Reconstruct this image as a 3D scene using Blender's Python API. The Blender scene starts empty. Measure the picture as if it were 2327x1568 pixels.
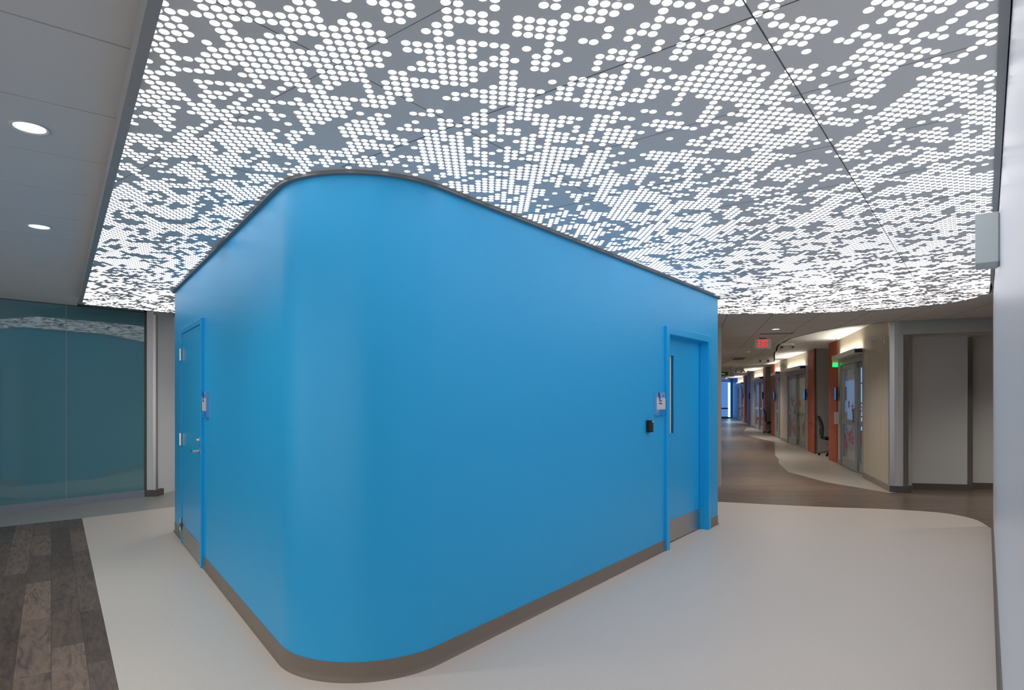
import bpy, bmesh, math, random
from mathutils import Vector, Matrix

sc = bpy.context.scene
C = bpy.data.collections.new('scene'); sc.collection.children.link(C)
PI = math.pi

# ------------------------------------------------------------------ camera, world, exposure
cam_d = bpy.data.cameras.new('camera'); cam = bpy.data.objects.new('camera', cam_d); C.objects.link(cam)
cam.location = (0, 0, 1.5); cam.rotation_euler = (PI / 2, 0, 0)
cam_d.sensor_width = 36.0; cam_d.lens = 1400.0 / 2327.0 * 36.0
cam_d.shift_y = 119.0 / 2327.0; cam_d.clip_start = 0.01; cam_d.clip_end = 200
sc.camera = cam
sc.view_settings.view_transform = 'Standard'; sc.view_settings.look = 'None'
sc.view_settings.gamma = 1.0; sc.view_settings.use_curve_mapping = False
sc.view_settings.exposure = 0.0
w = bpy.data.worlds.new('world'); sc.world = w; w.use_nodes = True
w.node_tree.nodes['Background'].inputs[0].default_value = (0.8, 0.85, 0.9, 1)
w.node_tree.nodes['Background'].inputs[1].default_value = 0.05
sc.cycles.use_denoising = True
sc.cycles.max_bounces = 10; sc.cycles.diffuse_bounces = 6
sc.cycles.sample_clamp_indirect = 6.0

DOT_GLOW = 2.6        # luminous film above the perforated ceiling
FILL_WINDOW_GLOW = 2.0     # added unseen fill windows behind the camera
CEIL = 2.687; COVE = 2.80; TILE = 2.78

# ------------------------------------------------------------------ helpers
class MB:
    def __init__(s): s.v = []; s.f = []; s.m = []
    def quad_box(s, c8, mi=0):
        b = len(s.v); s.v += [tuple(p) for p in c8]
        for f in ((0,3,2,1),(4,5,6,7),(0,1,5,4),(1,2,6,5),(2,3,7,6),(3,0,4,7)):
            s.f.append(tuple(b + i for i in f)); s.m.append(mi)
        return s
    def box(s, x0, x1, y0, y1, z0, z1, mi=0):
        return s.quad_box([(x0,y0,z0),(x1,y0,z0),(x1,y1,z0),(x0,y1,z0),(x0,y0,z1),(x1,y0,z1),(x1,y1,z1),(x0,y1,z1)], mi)
    def prism(s, pts, z0, z1, mi=0):
        n = len(pts); b = len(s.v)
        s.v += [(p[0], p[1], z0) for p in pts] + [(p[0], p[1], z1) for p in pts]
        s.f.append(tuple(b + i for i in reversed(range(n)))); s.m.append(mi)
        s.f.append(tuple(b + n + i for i in range(n))); s.m.append(mi)
        for i in range(n):
            j = (i + 1) % n
            s.f.append((b + i, b + j, b + n + j, b + n + i)); s.m.append(mi)
        return s
    def slab(s, P, Q, z0, z1, th, mi=0):          # wall piece from P to Q, thickness th to the right of P->Q
        dx, dy = Q[0]-P[0], Q[1]-P[1]; L = math.hypot(dx, dy); nx, ny = dy/L*th, -dx/L*th
        a = [(P[0],P[1]), (Q[0],Q[1]), (Q[0]+nx,Q[1]+ny), (P[0]+nx,P[1]+ny)]
        if th > 0: a.reverse()
        return s.prism(a, z0, z1, mi)
    def tube(s, path, r, n=10, cap=True, mi=0):
        rings = []
        path = [Vector(p) for p in path]
        rr = r if isinstance(r, (list, tuple)) else [r]*len(path)
        for i, p in enumerate(path):
            d = (path[min(i+1, len(path)-1)] - path[max(i-1, 0)]).normalized()
            up = Vector((0,0,1)) if abs(d.z) < .95 else Vector((1,0,0))
            u = d.cross(up).normalized(); v = u.cross(d)
            b = len(s.v)
            for k in range(n):
                a = 2*PI*k/n; s.v.append(tuple(p + u*math.cos(a)*rr[i] + v*math.sin(a)*rr[i]))
            rings.append(b)
        for i in range(len(rings)-1):
            for k in range(n):
                j = (k+1) % n
                s.f.append((rings[i]+k, rings[i+1]+k, rings[i+1]+j, rings[i]+j)); s.m.append(mi)
        if cap:
            s.f.append(tuple(rings[0]+k for k in range(n))); s.m.append(mi)
            s.f.append(tuple(rings[-1]+k for k in reversed(range(n)))); s.m.append(mi)
        return s
    def lathe(s, prof, n=24, c=(0,0,0), axis='z', mi=0):
        b = len(s.v)
        for r, h in prof:
            for k in range(n):
                a = 2*PI*k/n; x, y = r*math.cos(a), r*math.sin(a)
                if axis == 'z': p = (x, y, h)
                elif axis == 'y': p = (x, h, y)
                else: p = (h, x, y)
                s.v.append((c[0]+p[0], c[1]+p[1], c[2]+p[2]))
        for i in range(len(prof)-1):
            for k in range(n):
                j = (k+1) % n
                s.f.append((b+i*n+k, b+i*n+j, b+(i+1)*n+j, b+(i+1)*n+k)); s.m.append(mi)
        s.f.append(tuple(b+k for k in reversed(range(n)))); s.m.append(mi)
        e = b+(len(prof)-1)*n
        s.f.append(tuple(e+k for k in range(n))); s.m.append(mi)
        return s
    def build(s, name, mats, parent=None, bevel=0, smooth=False, loc=None, rotz=None, seg=2, angle=35, recalc=True):
        me = bpy.data.meshes.new(name); me.from_pydata(s.v, [], s.f)
        if not isinstance(mats, (list, tuple)): mats = [mats]
        for m in mats: me.materials.append(m)
        if len(mats) > 1: me.polygons.foreach_set('material_index', s.m)
        if recalc:
            bm = bmesh.new(); bm.from_mesh(me); bmesh.ops.recalc_face_normals(bm, faces=bm.faces); bm.to_mesh(me); bm.free()
        o = bpy.data.objects.new(name, me); C.objects.link(o)
        if parent: o.parent = parent
        if loc: o.location = loc
        if rotz is not None: o.rotation_euler = (0, 0, rotz)
        if smooth:
            me.polygons.foreach_set('use_smooth', [True]*len(me.polygons))
            me.set_sharp_from_angle(angle=math.radians(angle))
        if bevel:
            md = o.modifiers.new('bevel', 'BEVEL'); md.width = bevel; md.segments = seg; md.limit_method = 'ANGLE'; md.angle_limit = math.radians(40)
            md.harden_normals = False
        return o

def struct(o): o['kind'] = 'structure'; return o
def tag(o, label, cat, group=None):
    o['label'] = label; o['category'] = cat
    if group: o['group'] = group
    return o
def thing(name, label, cat, loc, rotz=0, group=None):
    o = bpy.data.objects.new(name, None); C.objects.link(o); o.location = loc; o.rotation_euler = (0,0,rotz)
    o.empty_display_size = .1
    return tag(o, label, cat, group)
def sroot(name, loc, rotz=0):
    o = bpy.data.objects.new(name, None); C.objects.link(o); o.location = loc; o.rotation_euler = (0,0,rotz)
    return struct(o)
def copy_tree(o, parent=None):
    c = o.copy(); C.objects.link(c)
    if parent: c.parent = parent
    for ch in list(o.children): copy_tree(ch, c)
    return c
def text_mesh(name, txt, size, mat, parent=None, extrude=.0008, bold=0.0, M=None, label=None, align='CENTER', sx=1.0):
    cu = bpy.data.curves.new(name, 'FONT'); cu.body = txt; cu.size = size; cu.extrude = extrude; cu.offset = bold
    cu.align_x = align; cu.align_y = 'CENTER'; cu.resolution_u = 3
    t = bpy.data.objects.new(name + '_tmp', cu); C.objects.link(t)
    dg = bpy.context.evaluated_depsgraph_get(); me = bpy.data.meshes.new_from_object(t.evaluated_get(dg))
    bpy.data.objects.remove(t); bpy.data.curves.remove(cu)
    me.name = name
    me.transform(Matrix.Diagonal((sx,1,1,1)))
    if M is not None: me.transform(M)
    me.materials.clear(); me.materials.append(mat)
    o = bpy.data.objects.new(name, me); C.objects.link(o)
    if parent: o.parent = parent
    if label: o['label'] = label
    return o

# ------------------------------------------------------------------ materials
def mat(name, col=(.5,.5,.5), rough=.5, metal=0, spec=.5, coat=0, emit=None, es=0, crough=.05):
    m = bpy.data.materials.new(name); m.use_nodes = True
    b = m.node_tree.nodes['Principled BSDF']
    b.inputs['Base Color'].default_value = (*col, 1); b.inputs['Roughness'].default_value = rough
    b.inputs['Metallic'].default_value = metal; b.inputs['Specular IOR Level'].default_value = spec
    b.inputs['Coat Weight'].default_value = coat; b.inputs['Coat Roughness'].default_value = crough
    if emit: b.inputs['Emission Color'].default_value = (*emit, 1); b.inputs['Emission Strength'].default_value = es
    return m
def nd(m, t, **kw):
    n = m.node_tree.nodes.new(t)
    for k, v in kw.items():
        if k.startswith('i_'): n.inputs[k[2:].replace('_', ' ')].default_value = v
        else: setattr(n, k, v)
    return n
def lk(m, a, b): m.node_tree.links.new(a, b)
def bsdf(m): return m.node_tree.nodes['Principled BSDF']
def coords(m, rotz=0, scale=(1,1,1), loc=(0,0,0)):
    tc = nd(m, 'ShaderNodeTexCoord'); mp = nd(m, 'ShaderNodeMapping')
    mp.inputs['Rotation'].default_value = (0,0,rotz); mp.inputs['Scale'].default_value = scale; mp.inputs['Location'].default_value = loc
    lk(m, tc.outputs['Object'], mp.inputs['Vector']); return mp.outputs['Vector']
def ramp(m, src, stops):
    r = nd(m, 'ShaderNodeValToRGB'); e = r.color_ramp.elements
    while len(e) < len(stops): e.new(.5)
    for i, (p, c) in enumerate(stops): e[i].position = p; e[i].color = (*c, 1)
    lk(m, src, r.inputs['Fac']); return r.outputs['Color']
def noise(m, vec, scale, detail=3, rough=.55, dist=0):
    n = nd(m, 'ShaderNodeTexNoise'); n.inputs['Scale'].default_value = scale; n.inputs['Detail'].default_value = detail
    n.inputs['Roughness'].default_value = rough; n.inputs['Distortion'].default_value = dist
    lk(m, vec, n.inputs['Vector']); return n.outputs['Fac']
def bump(m, h, strength, dist=.002):
    b = nd(m, 'ShaderNodeBump'); b.inputs['Strength'].default_value = strength; b.inputs['Distance'].default_value = dist
    lk(m, h, b.inputs['Height']); lk(m, b.outputs['Normal'], bsdf(m).inputs['Normal'])
def mixc(m, fac, a, b, mode='MIX'):
    n = nd(m, 'ShaderNodeMix', data_type='RGBA', blend_type=mode)
    if isinstance(fac, (int, float)): n.inputs[0].default_value = fac
    else: lk(m, fac, n.inputs[0])
    for s_, v in ((6, a), (7, b)):
        if isinstance(v, tuple): n.inputs[s_].default_value = (*v, 1)
        else: lk(m, v, n.inputs[s_])
    return n.outputs[2]

# blue satin wall paint
BLUE = (0.018, 0.440, 0.860)
m_blue = mat('blue_wall_paint', BLUE, .42, spec=.5)
v = coords(m_blue, scale=(1,1,1)); bump(m_blue, noise(m_blue, v, 55, 4), .12, .002)
m_blue_door = mat('blue_door_enamel', (0.015, 0.440, 0.870), .30, spec=.5)
m_blue_frame = mat('blue_frame_enamel', (0.006, 0.430, 0.860), .32, spec=.5)

# cream sheet floor
def speck_floor(name, a, b, rough):
    m = mat(name, a, rough); v = coords(m)
    f1 = noise(m, v, 120, 4, .7); c = ramp(m, f1, [(.35, b), (.55, a)])
    vo = nd(m, 'ShaderNodeTexVoronoi'); vo.inputs['Scale'].default_value = 16; lk(m, v, vo.inputs['Vector'])
    sp = ramp(m, vo.outputs['Distance'], [(.0, (1,1,1)), (.055, (0,0,0))])
    c = mixc(m, sp, c, tuple(min(1, x*1.35) for x in a)); lk(m, c, bsdf(m).inputs['Base Color'])
    return m
m_cream = speck_floor('cream_sheet_floor', (.78, .672, .565), (.73, .628, .525), .38)
m_band = speck_floor('beige_band_floor', (.50, .45, .38), (.46, .41, .35), .32)
m_greyband = speck_floor('grey_beige_band_floor', (.42, .40, .37), (.39, .37, .34), .34)

# dark walnut planks on the left
def planks(name, rotz, bw, rh, tones, grain, rough, mort=(.05,.04,.035)):
    m = mat(name, tones[0], rough); v = coords(m, rotz)
    br = nd(m, 'ShaderNodeTexBrick'); lk(m, v, br.inputs['Vector'])
    br.inputs['Scale'].default_value = 1; br.inputs['Brick Width'].default_value = bw; br.inputs['Row Height'].default_value = rh
    br.inputs['Mortar Size'].default_value = .0012; br.inputs['Mortar Smooth'].default_value = .1; br.inputs['Bias'].default_value = 0
    br.inputs['Color1'].default_value = (0,0,0,1); br.inputs['Color2'].default_value = (1,1,1,1); br.inputs['Mortar'].default_value = (.5,.5,.5,1)
    br.offset = .37; br.offset_frequency = 2
    base = ramp(m, br.outputs['Color'], [(0, tones[0]), (.5, tones[1]), (1, tones[2])])
    # offset the grain per plank
    comb = nd(m, 'ShaderNodeVectorMath', operation='MULTIPLY_ADD'); comb.inputs[1].default_value = (7, 3, 5)
    lk(m, br.outputs['Color'], comb.inputs[0]); lk(m, v, comb.inputs[2])
    st = nd(m, 'ShaderNodeMapping'); st.inputs['Scale'].default_value = (1.6, 9, 1); lk(m, comb.outputs[0], st.inputs['Vector'])
    g = noise(m, st.outputs['Vector'], 2.2, 6, .6, 1.6)
    gc = ramp(m, g, [(.28, grain[0]), (.5, (1,1,1)), (.72, grain[1])])
    c = mixc(m, 1.0, base, gc, 'MULTIPLY')
    n2 = noise(m, comb.outputs[0], 3.2, 3, .5, 2.5)
    wv = nd(m, 'ShaderNodeMath', operation='SINE'); mu = nd(m, 'ShaderNodeMath', operation='MULTIPLY'); mu.inputs[1].default_value = 95
    lk(m, n2, mu.inputs[0]); lk(m, mu.outputs[0], wv.inputs[0])
    rg = ramp(m, wv.outputs[0], [(.0, (.86,.86,.86)), (.8, (1,1,1))])
    c = mixc(m, .7, c, mixc(m, 1.0, c, rg, 'MULTIPLY'))
    c = mixc(m, br.outputs['Fac'], c, mort)
    lk(m, c, bsdf(m).inputs['Base Color']); return m
# plank direction (.61,-.79): rotate so that x runs along it
m_walnut = planks('walnut_plank_floor', math.radians(53.2), 1.05, .162, [(.125,.080,.058), (.185,.125,.092), (.27,.185,.135)], [(.45,.42,.42), (1.4,1.3,1.2)], .38)
m_corr = planks('brown_plank_floor', math.radians(0), 1.2, .15, [(.17,.115,.085), (.20,.14,.105), (.23,.16,.12)], [(.72,.7,.68), (1.2,1.18,1.15)], .30, mort=(.12,.08,.06))

m_base = mat('taupe_rubber_base', (.225, .180, .145), .42)
m_basedark = mat('dark_taupe_rubber_base', (.115, .098, .085), .45)
m_sheet = mat('perforated_grey_sheet', (.80, .80, .80), .42, metal=0, spec=.5)
m_seam = mat('sheet_seam', (.10,.10,.10), .6)
m_trim = mat('grey_ceiling_trim', (.36, .37, .38), .45)
m_trimd = mat('dark_grey_trim', (.20, .21, .22), .45)
m_tile = mat('ceiling_plank', (.72, .74, .76), .7); bump(m_tile, noise(m_tile, coords(m_tile), 180, 3), .15, .001)
m_tilegap = mat('ceiling_reveal', (.10,.105,.11), .8)
m_fascia = mat('white_ceiling_board', (.82,.81,.79), .7)
m_ss = mat('brushed_steel', (.52, .50, .48), .36, metal=1)
m_chrome = mat('satin_chrome', (.72, .70, .68), .2, metal=1)
m_black = mat('black_plastic', (.008,.008,.010), .35)
m_white = mat('white_plastic', (.72,.72,.72), .4)
m_alu = mat('door_aluminium', (.36,.355,.35), .42, metal=.3)
m_housing = mat('operator_housing', (.55,.54,.52), .45)
m_whitewall = mat('bluish_white_panel', (.82, .83, .85), .30)
bump(m_whitewall, noise(m_whitewall, coords(m_whitewall, scale=(1,1,.04)), 30, 3), .10, .002)
m_cream_wall = mat('cream_wall_paint', (.66,.62,.55), .55)
m_grey_wall = mat('grey_wall_paint', (.42,.41,.39), .55)
m_offwhite = mat('off_white_wall_paint', (.62,.61,.57), .5)
m_sage = mat('pale_grey_green_wall_paint', (.50,.51,.48), .5)
m_orange = mat('orange_cabinet_laminate', (.42, .095, .042), .55, spec=.3)
v = coords(m_orange); lk(m_orange, ramp(m_orange, noise(m_orange, v, 6), [(.3, (.36,.075,.030)), (.7, (.44,.098,.042))]), bsdf(m_orange).inputs['Base Color'])
m_wood = mat('pale_ash_laminate', (.5,.43,.33), .42)
v = coords(m_wood, scale=(26,26,.5)); lk(m_wood, ramp(m_wood, noise(m_wood, v, 1.5, 5, .6), [(.3, (.37,.315,.235)), (.55, (.50,.43,.33)), (.75, (.58,.51,.40))]), bsdf(m_wood).inputs['Base Color'])
m_glassteal = mat('teal_back_painted_glass', (.125, .280, .310), .04, spec=.6, coat=1.0, crough=.012)
m_glassedge = mat('glass_joint_seal', (.35,.42,.45), .25)
m_lensring = mat('white_lamp_ring', (.60,.62,.64), .35)
def emis(name, col, s):
    m = bpy.data.materials.new(name); m.use_nodes = True; nt = m.node_tree; nt.nodes.clear()
    o = nt.nodes.new('ShaderNodeOutputMaterial'); e = nt.nodes.new('ShaderNodeEmission')
    e.inputs[0].default_value = (*col, 1); e.inputs[1].default_value = s
    nt.links.new(e.outputs[0], o.inputs[0]); return m
m_dot = emis('luminous_film', (1.0, .968, 1.0), DOT_GLOW)
m_lamp = emis('downlight_lens', (.93, .97, 1.0), 6.0)
m_led = emis('led_strip', (1.0, .95, .82), 45.0)
m_roomfill = emis('room_fill_panel', (1.0, .95, .82), 9)
m_day = emis('daylight_window', (.22, .45, .85), 1.3)
m_bluelit = emis('blue_lit_glass', (.125, .30, .80), .82)
m_blueglaze = emis('blue_daylight_glazing', (.20, .42, .95), .9)
m_cyan = emis('cyan_light_strip', (.50, .95, 1.0), 2.0)
m_exitred = emis('exit_letters', (1.0, .03, .03), 1.3)
m_green = emis('green_signal', (.02, .9, .2), 1.5)
m_amber = mat('amber_lens', (.8,.30,.02), .3, emit=(.8,.3,.02), es=.25)
m_screen = emis('tablet_screen', (.03, .22, .55), .9)
m_greentext = emis('green_led_text', (.05,.5,.12), .8)
m_glass = bpy.data.materials.new('clear_door_glass'); m_glass.use_nodes = True
nt = m_glass.node_tree; nt.nodes.clear()
o_ = nt.nodes.new('ShaderNodeOutputMaterial'); mx = nt.nodes.new('ShaderNodeMixShader'); tr = nt.nodes.new('ShaderNodeBsdfTransparent')
gl = nt.nodes.new('ShaderNodeBsdfGlossy'); gl.inputs['Roughness'].default_value = .02; fr = nt.nodes.new('ShaderNodeFresnel'); fr.inputs[0].default_value = 1.35
tr.inputs[0].default_value = (.90,.93,.92,1)
ge = nt.nodes.new('ShaderNodeNewGeometry'); inv = nt.nodes.new('ShaderNodeMath'); inv.operation = 'SUBTRACT'; inv.inputs[0].default_value = 1.0
mf = nt.nodes.new('ShaderNodeMath'); mf.operation = 'MULTIPLY'      # reflect only on entering the pane, no internal reflection
nt.links.new(ge.outputs['Backfacing'], inv.inputs[1]); nt.links.new(inv.outputs[0], mf.inputs[0]); nt.links.new(fr.outputs[0], mf.inputs[1]); nt.links.new(mf.outputs[0], mx.inputs[0]); nt.links.new(tr.outputs[0], mx.inputs[1]); nt.links.new(gl.outputs[0], mx.inputs[2]); nt.links.new(mx.outputs[0], o_.inputs[0])
m_decal = mat('pink_decal_film', (.50, .075, .10), .5)
m_decal2 = mat('orange_red_decal_film', (.50, .10, .06), .5)
m_paper = mat('paper', (.62,.64,.68), .7)
m_yellow = mat('yellow_paper', (.6,.62,.15), .7)
m_signwhite = mat('sign_white', (.72,.70,.76), .35)
m_signpale = mat('sign_pale_blue', (.20,.42,.72), .35)
m_signblue = mat('sign_bright_blue', (.0,.27,.75), .35)
m_signdark = mat('sign_dark_blue', (.01,.12,.40), .35)
m_text = mat('grey_print', (.12,.12,.13), .5)
m_whitetext = mat('white_print', (.85,.80,.78), .5)

# ------------------------------------------------------------------ geometry of the plan
RD = Vector((.598, .8015)).normalized(); RO = Vector((1.515, 6.034))      # right face of the blue core
LD = Vector((-.585, .811)).normalized(); LO = Vector((-2.68, 5.357))      # left face
SEAM = math.radians(37.6)
WD = Vector((math.sin(SEAM), math.cos(SEAM))); WN = Vector((math.cos(SEAM), -math.sin(SEAM)))   # along / to the right of the white wall

# ---- floor
def flat(name, pts, z0, z1, m): return struct(MB().prism(pts, z0, z1).build(name, m))
flat('floor', [(-16,-6), (26,-6), (26,48), (-16,48)], -.06, 0, m_corr)
wall_pt = lambda s, off=.05: tuple(WD*s + WN*off)
cream = [(-4.63,8.43), (-5.33,7.636), (-2.015,3.158), (.12,.26), wall_pt(.45,.07), wall_pt(8.9,.07), (5.49,7.07), (5.61,7.34), (5.68,7.52), (5.69,7.64), (5.68,7.78), (5.64,7.91),
         (5.54,8.03), (5.38,8.13), (5.14,8.22), (4.87,8.30), (4.31,8.41), (3.66,8.60), (3.02,8.82), (2.2,8.9), (0,9.3), (-3,9.3), (-4.3,8.8)]
flat('floor.001', cream, 0, .0015, m_cream)
flat('floor.002', [(-5.33,7.636), (-6.9,6.25), (-3.4,1.5), (-1.3,-.8), (.12,.26), (-2.015,3.158)], 0, .0016, m_walnut)
flat('floor.005', [(-12.4,-3.9), (3,-3.9), (3,1.5), wall_pt(.45,.07), (.12,.26), (-1.3,-.8), (-3.4,1.5), (-6.9,6.25), (-9.6,3.9), (-12.4,3.9)], 0, .0014, m_cream)  # unseen floor, made cream to bounce more light
flat('floor.003', [(-4.63,8.43), (-5.33,7.636), (-5.92,7.12), (-9.6,3.9), (-12,3.9), (-12,11.5), (-2,11.5), (-2.6,9.2), (-4.3,8.8)], 0, .0012, m_greyband)
# wall stations along the right of the corridor
S = [(6.00,9.77), (6.56,11.5), (7.30,13.7), (7.43,14.05), (7.63,14.8), (8.06,16.4), (8.30,17.25), (8.44,17.7), (9.12,20.4), (9.45,21.7),
     (10.16,23.8), (10.36,24.6), (10.77,26.1), (11.06,27.1), (11.80,30.0), (12.15,31.4), (12.76,33.0), (13.38,35.0), (13.80,36.5), (14.02,37.3), (14.80,40.4), (15.75,44.0)]
F = [(5.93,9.66), (5.55,10.9), (5.56,12.4), (6.10,14.1), (6.50,15.0), (6.79,15.9), (8.79,20.6), (9.12,23.3), (9.60,25.6), (9.83,26.25), (11.5,30.2), (11.5,31.5), (12.36,35.35), (13.3,38.5), (15.6,44)]
flat('floor.004', F + [(q[0]+(2.5 if k > 2 else .12), q[1]) for k, q in reversed(list(enumerate(S)))], 0, .0015, m_band)

# ---- ceilings
left_edge = lambda s: (-5.45 + .594*s, 7.81 - .8045*s)         # inner edge of the strip, s from far end towards camera
PERF = [(-5.462,7.805), (-5.44,7.85), (-4.76,8.65), (-4.4,8.95), (-1,9.05), (2.0,8.95), (2.98,8.75), (3.96,8.70), (4.5,8.56), (4.96,8.32), (5.25,8.08), (5.45,7.80), (5.53,7.5), (5.50,7.28), (5.43,7.01), (5.20,6.70),
        wall_pt(7.9,.034), wall_pt(.26,.034), (left_edge(9.46)[0]-.010, left_edge(9.46)[1]-.007)]
def inside(p, poly):
    c = False; n = len(poly); x, y = p
    for i in range(n):
        x1, y1 = poly[i]; x2, y2 = poly[(i+1) % n]
        if (y1 > y) != (y2 > y) and x < (x2-x1)*(y-y1)/(y2-y1)+x1: c = not c
    return c
perf = struct(MB().prism(PERF, CEIL, CEIL+.05).build('ceiling', m_sheet))

# outline of the blue core (counter-clockwise from the far left end, round the nose, to the far right end)
apex = Vector((-.866, 2.843)); r = .56; half = math.radians(36.25)
def nose_arc(r, n=40):
    bis = (RD + LD).normalized(); hf = math.acos(bis.dot(RD)); cen = apex + bis*(r/math.sin(hf))
    a = apex + LD*(r/math.tan(hf)); b = apex + RD*(r/math.tan(hf))
    a0 = math.atan2(a.y-cen.y, a.x-cen.x); a1 = math.atan2(b.y-cen.y, b.x-cen.x)
    if a1 < a0: a1 += 2*PI
    return [Vector((cen.x + r*math.cos(a0+(a1-a0)*i/n), cen.y + r*math.sin(a0+(a1-a0)*i/n))) for i in range(n+1)]
def nl(u): return LO + LD*u           # u = distance from LO going away
def nr(t): return RO + RD*t
LEFT_END = 1.93; RIGHT_END = 1.60
L_OPEN = (.06, 1.26); R_OPEN = (-.02, 1.25)
# path points: (Vector, flag) flag = opening starts after this point
path = []
endc = nl(LEFT_END)
for i in range(7):                                           # small rounded far-left edge
    a = i/6*PI/2; n_in = Vector((.811,.585)).normalized()
    path.append((endc + LD*(.035*math.cos(a)-.035) + n_in*(.035-.035*math.sin(a)), None))
path.append((nl(L_OPEN[1]), 'L')); path.append((nl(L_OPEN[0]), None))
for p in nose_arc(r): path.append((p, None))
path.append((nr(R_OPEN[0]), 'R')); path.append((nr(R_OPEN[1]), None))
n_inr = Vector((-RD.y, RD.x))
for i in range(7):
    a = i/6*PI/2
    path.append((nr(RIGHT_END) + RD*(.05*math.sin(a)-.05) + n_inr*(.05-.05*math.cos(a)), None))
path.append((nr(RIGHT_END) + n_inr*.55, None)); path.append((Vector((1.2,8.2)), None)); path.append((Vector((-2.9,7.75)), None)); path.append((nl(LEFT_END) + Vector((.811,.585))*.45, None))
def offset_pts(ps, d):
    out = []; n = len(ps)
    for i in range(n):
        a = ps[i-1]; b = ps[i]; c = ps[(i+1) % n]
        e1 = (b-a).normalized() if (b-a).length > 1e-6 else (c-b).normalized(); e2 = (c-b).normalized() if (c-b).length > 1e-6 else e1
        n1 = Vector((e1.y, -e1.x)); n2 = Vector((e2.y, -e2.x)); nn = (n1+n2).normalized(); k = max(.5, nn.dot(n1))
        out.append(b + nn*d/k)
    return out
base_pts = [p for p, _ in path]
wall_pts = offset_pts(base_pts, -.014)
DOOR_TOP = 2.20
mb = MB(); n = len(path)
for i in range(n):
    a = wall_pts[i]; b = wall_pts[(i+1) % n]; z0 = DOOR_TOP-.02 if path[i][1] else .0
    k = len(mb.v); mb.v += [(a.x,a.y,z0), (b.x,b.y,z0), (b.x,b.y,CEIL-.001), (a.x,a.y,CEIL-.001)]; mb.f.append((k,k+1,k+2,k+3)); mb.m.append(0)
core = mb.build('wall_center', m_blue, recalc=False); struct(core)
bm = bmesh.new(); bm.from_mesh(core.data); bmesh.ops.remove_doubles(bm, verts=bm.verts, dist=1e-5)
for f in bm.faces: f.smooth = True
bm.to_mesh(core.data); bm.free(); core.data.set_sharp_from_angle(angle=math.radians(30))
# reveals beside the doors are made by the deep door frames
# trim under the ceiling round the core
o1 = offset_pts(base_pts, .018); i1 = offset_pts(base_pts, -.03)
mb = MB(); k0 = 0
for i in range(n):
    j = (i+1) % n
    mb.quad_box([(i1[i].x,i1[i].y,CEIL-.016),(o1[i].x,o1[i].y,CEIL-.016),(o1[j].x,o1[j].y,CEIL-.016),(i1[j].x,i1[j].y,CEIL-.016),
                 (i1[i].x,i1[i].y,CEIL+.001),(o1[i].x,o1[i].y,CEIL+.001),(o1[j].x,o1[j].y,CEIL+.001),(i1[j].x,i1[j].y,CEIL+.001)])
struct(mb.build('trim_1', m_trimd))
# cove base round the core (open at the doors)
def cove_base(name, runs, h=.105, m=m_base, flare=.0, inner=-.014):
    prof = [(inner-.002, h), (inner+.003, h), (inner+.003, .03), (inner+.006, .014), (inner+.014, .004), (inner+.016, .0)]
    mb = MB()
    for pts in runs:
        rings = []
        for (d, z) in prof:
            rings.append([(q, z) for q in d_off(pts, d)])
        for a in range(len(prof)-1):
            for i in range(len(pts)-1):
                k = len(mb.v)
                for q, z in (rings[a][i], rings[a][i+1], rings[a+1][i+1], rings[a+1][i]): mb.v.append((q.x, q.y, z))
                mb.f.append((k,k+1,k+2,k+3)); mb.m.append(0)
    o = mb.build(name, m)
    bm = bmesh.new(); bm.from_mesh(o.data); bmesh.ops.remove_doubles(bm, verts=bm.verts, dist=1e-5); bmesh.ops.recalc_face_normals(bm, faces=bm.faces)
    for f in bm.faces: f.smooth = True
    bm.to_mesh(o.data); bm.free(); o.data.set_sharp_from_angle(angle=math.radians(50))
    return struct(o)
def d_off(pts, d):
    out = []; n = len(pts)
    for i in range(n):
        a = pts[max(0, i-1)]; c = pts[min(n-1, i+1)]
        if i == 0: e1 = e2 = (pts[1]-pts[0]).normalized()
        elif i == n-1: e1 = e2 = (pts[-1]-pts[-2]).normalized()
        else: e1 = (pts[i]-a).normalized(); e2 = (c-pts[i]).normalized()
        n1 = Vector((e1.y, -e1.x)); n2 = Vector((e2.y, -e2.x)); nn = (n1+n2).normalized()
        out.append(pts[i] + nn*d/max(.5, nn.dot(n1)))
    return out
idxL = [i for i, (p, f) in enumerate(path) if f == 'L'][0]; idxR = [i for i, (p, f) in enumerate(path) if f == 'R'][0]
cove_base('baseboard_center', [base_pts[:idxL+1], base_pts[idxL+1:idxR+1], base_pts[idxR+1:idxR+12]])

# perforations: every hole shows the luminous film; lattice measured on the sheet
random.seed(11)
A = Vector((-.0016, .0400)); B = Vector((.0367, .0068)); O = Vector((-.0524, 1.8774))
det = A.x*B.y - A.y*B.x
core_hit = [tuple(p) for p in offset_pts(base_pts, .03)]
cells = []
xs = [p[0] for p in PERF]; ys = [p[1] for p in PERF]
for jb in range(-230, 230):
    for ia in range(-140, 260):
        p = O + A*ia + B*jb
        if p.x < -5.6 or p.x > 5.7 or p.y < -1.4 or p.y > 9.1: continue
        # cheap reject right of the white wall
        if p.x*WN.x + p.y*WN.y > .034: continue
        if not inside((p.x, p.y), PERF) or inside((p.x, p.y), core_hit): continue
        cells.append((ia, jb))
cellset = set(cells)
off = set(); target = .36*len(cells)
steps = [(1,0), (-1,0), (0,1), (0,-1), (1,-1), (-1,1)]
while len(off) < target:
    c = random.choice(cells)
    L = random.choice((0,1,1,2,2,3,3,4,5,7,9))
    cur = [c]; main = random.choice(steps)
    for _ in range(L):
        s = main if random.random() < .45 else random.choice(steps)
        q = random.choice(cur[-3:]); cur.append((q[0]+s[0], q[1]+s[1]))
    off.update(q for q in cur if q in cellset)
verts = []; faces = []; ZD = CEIL - .0006
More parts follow.
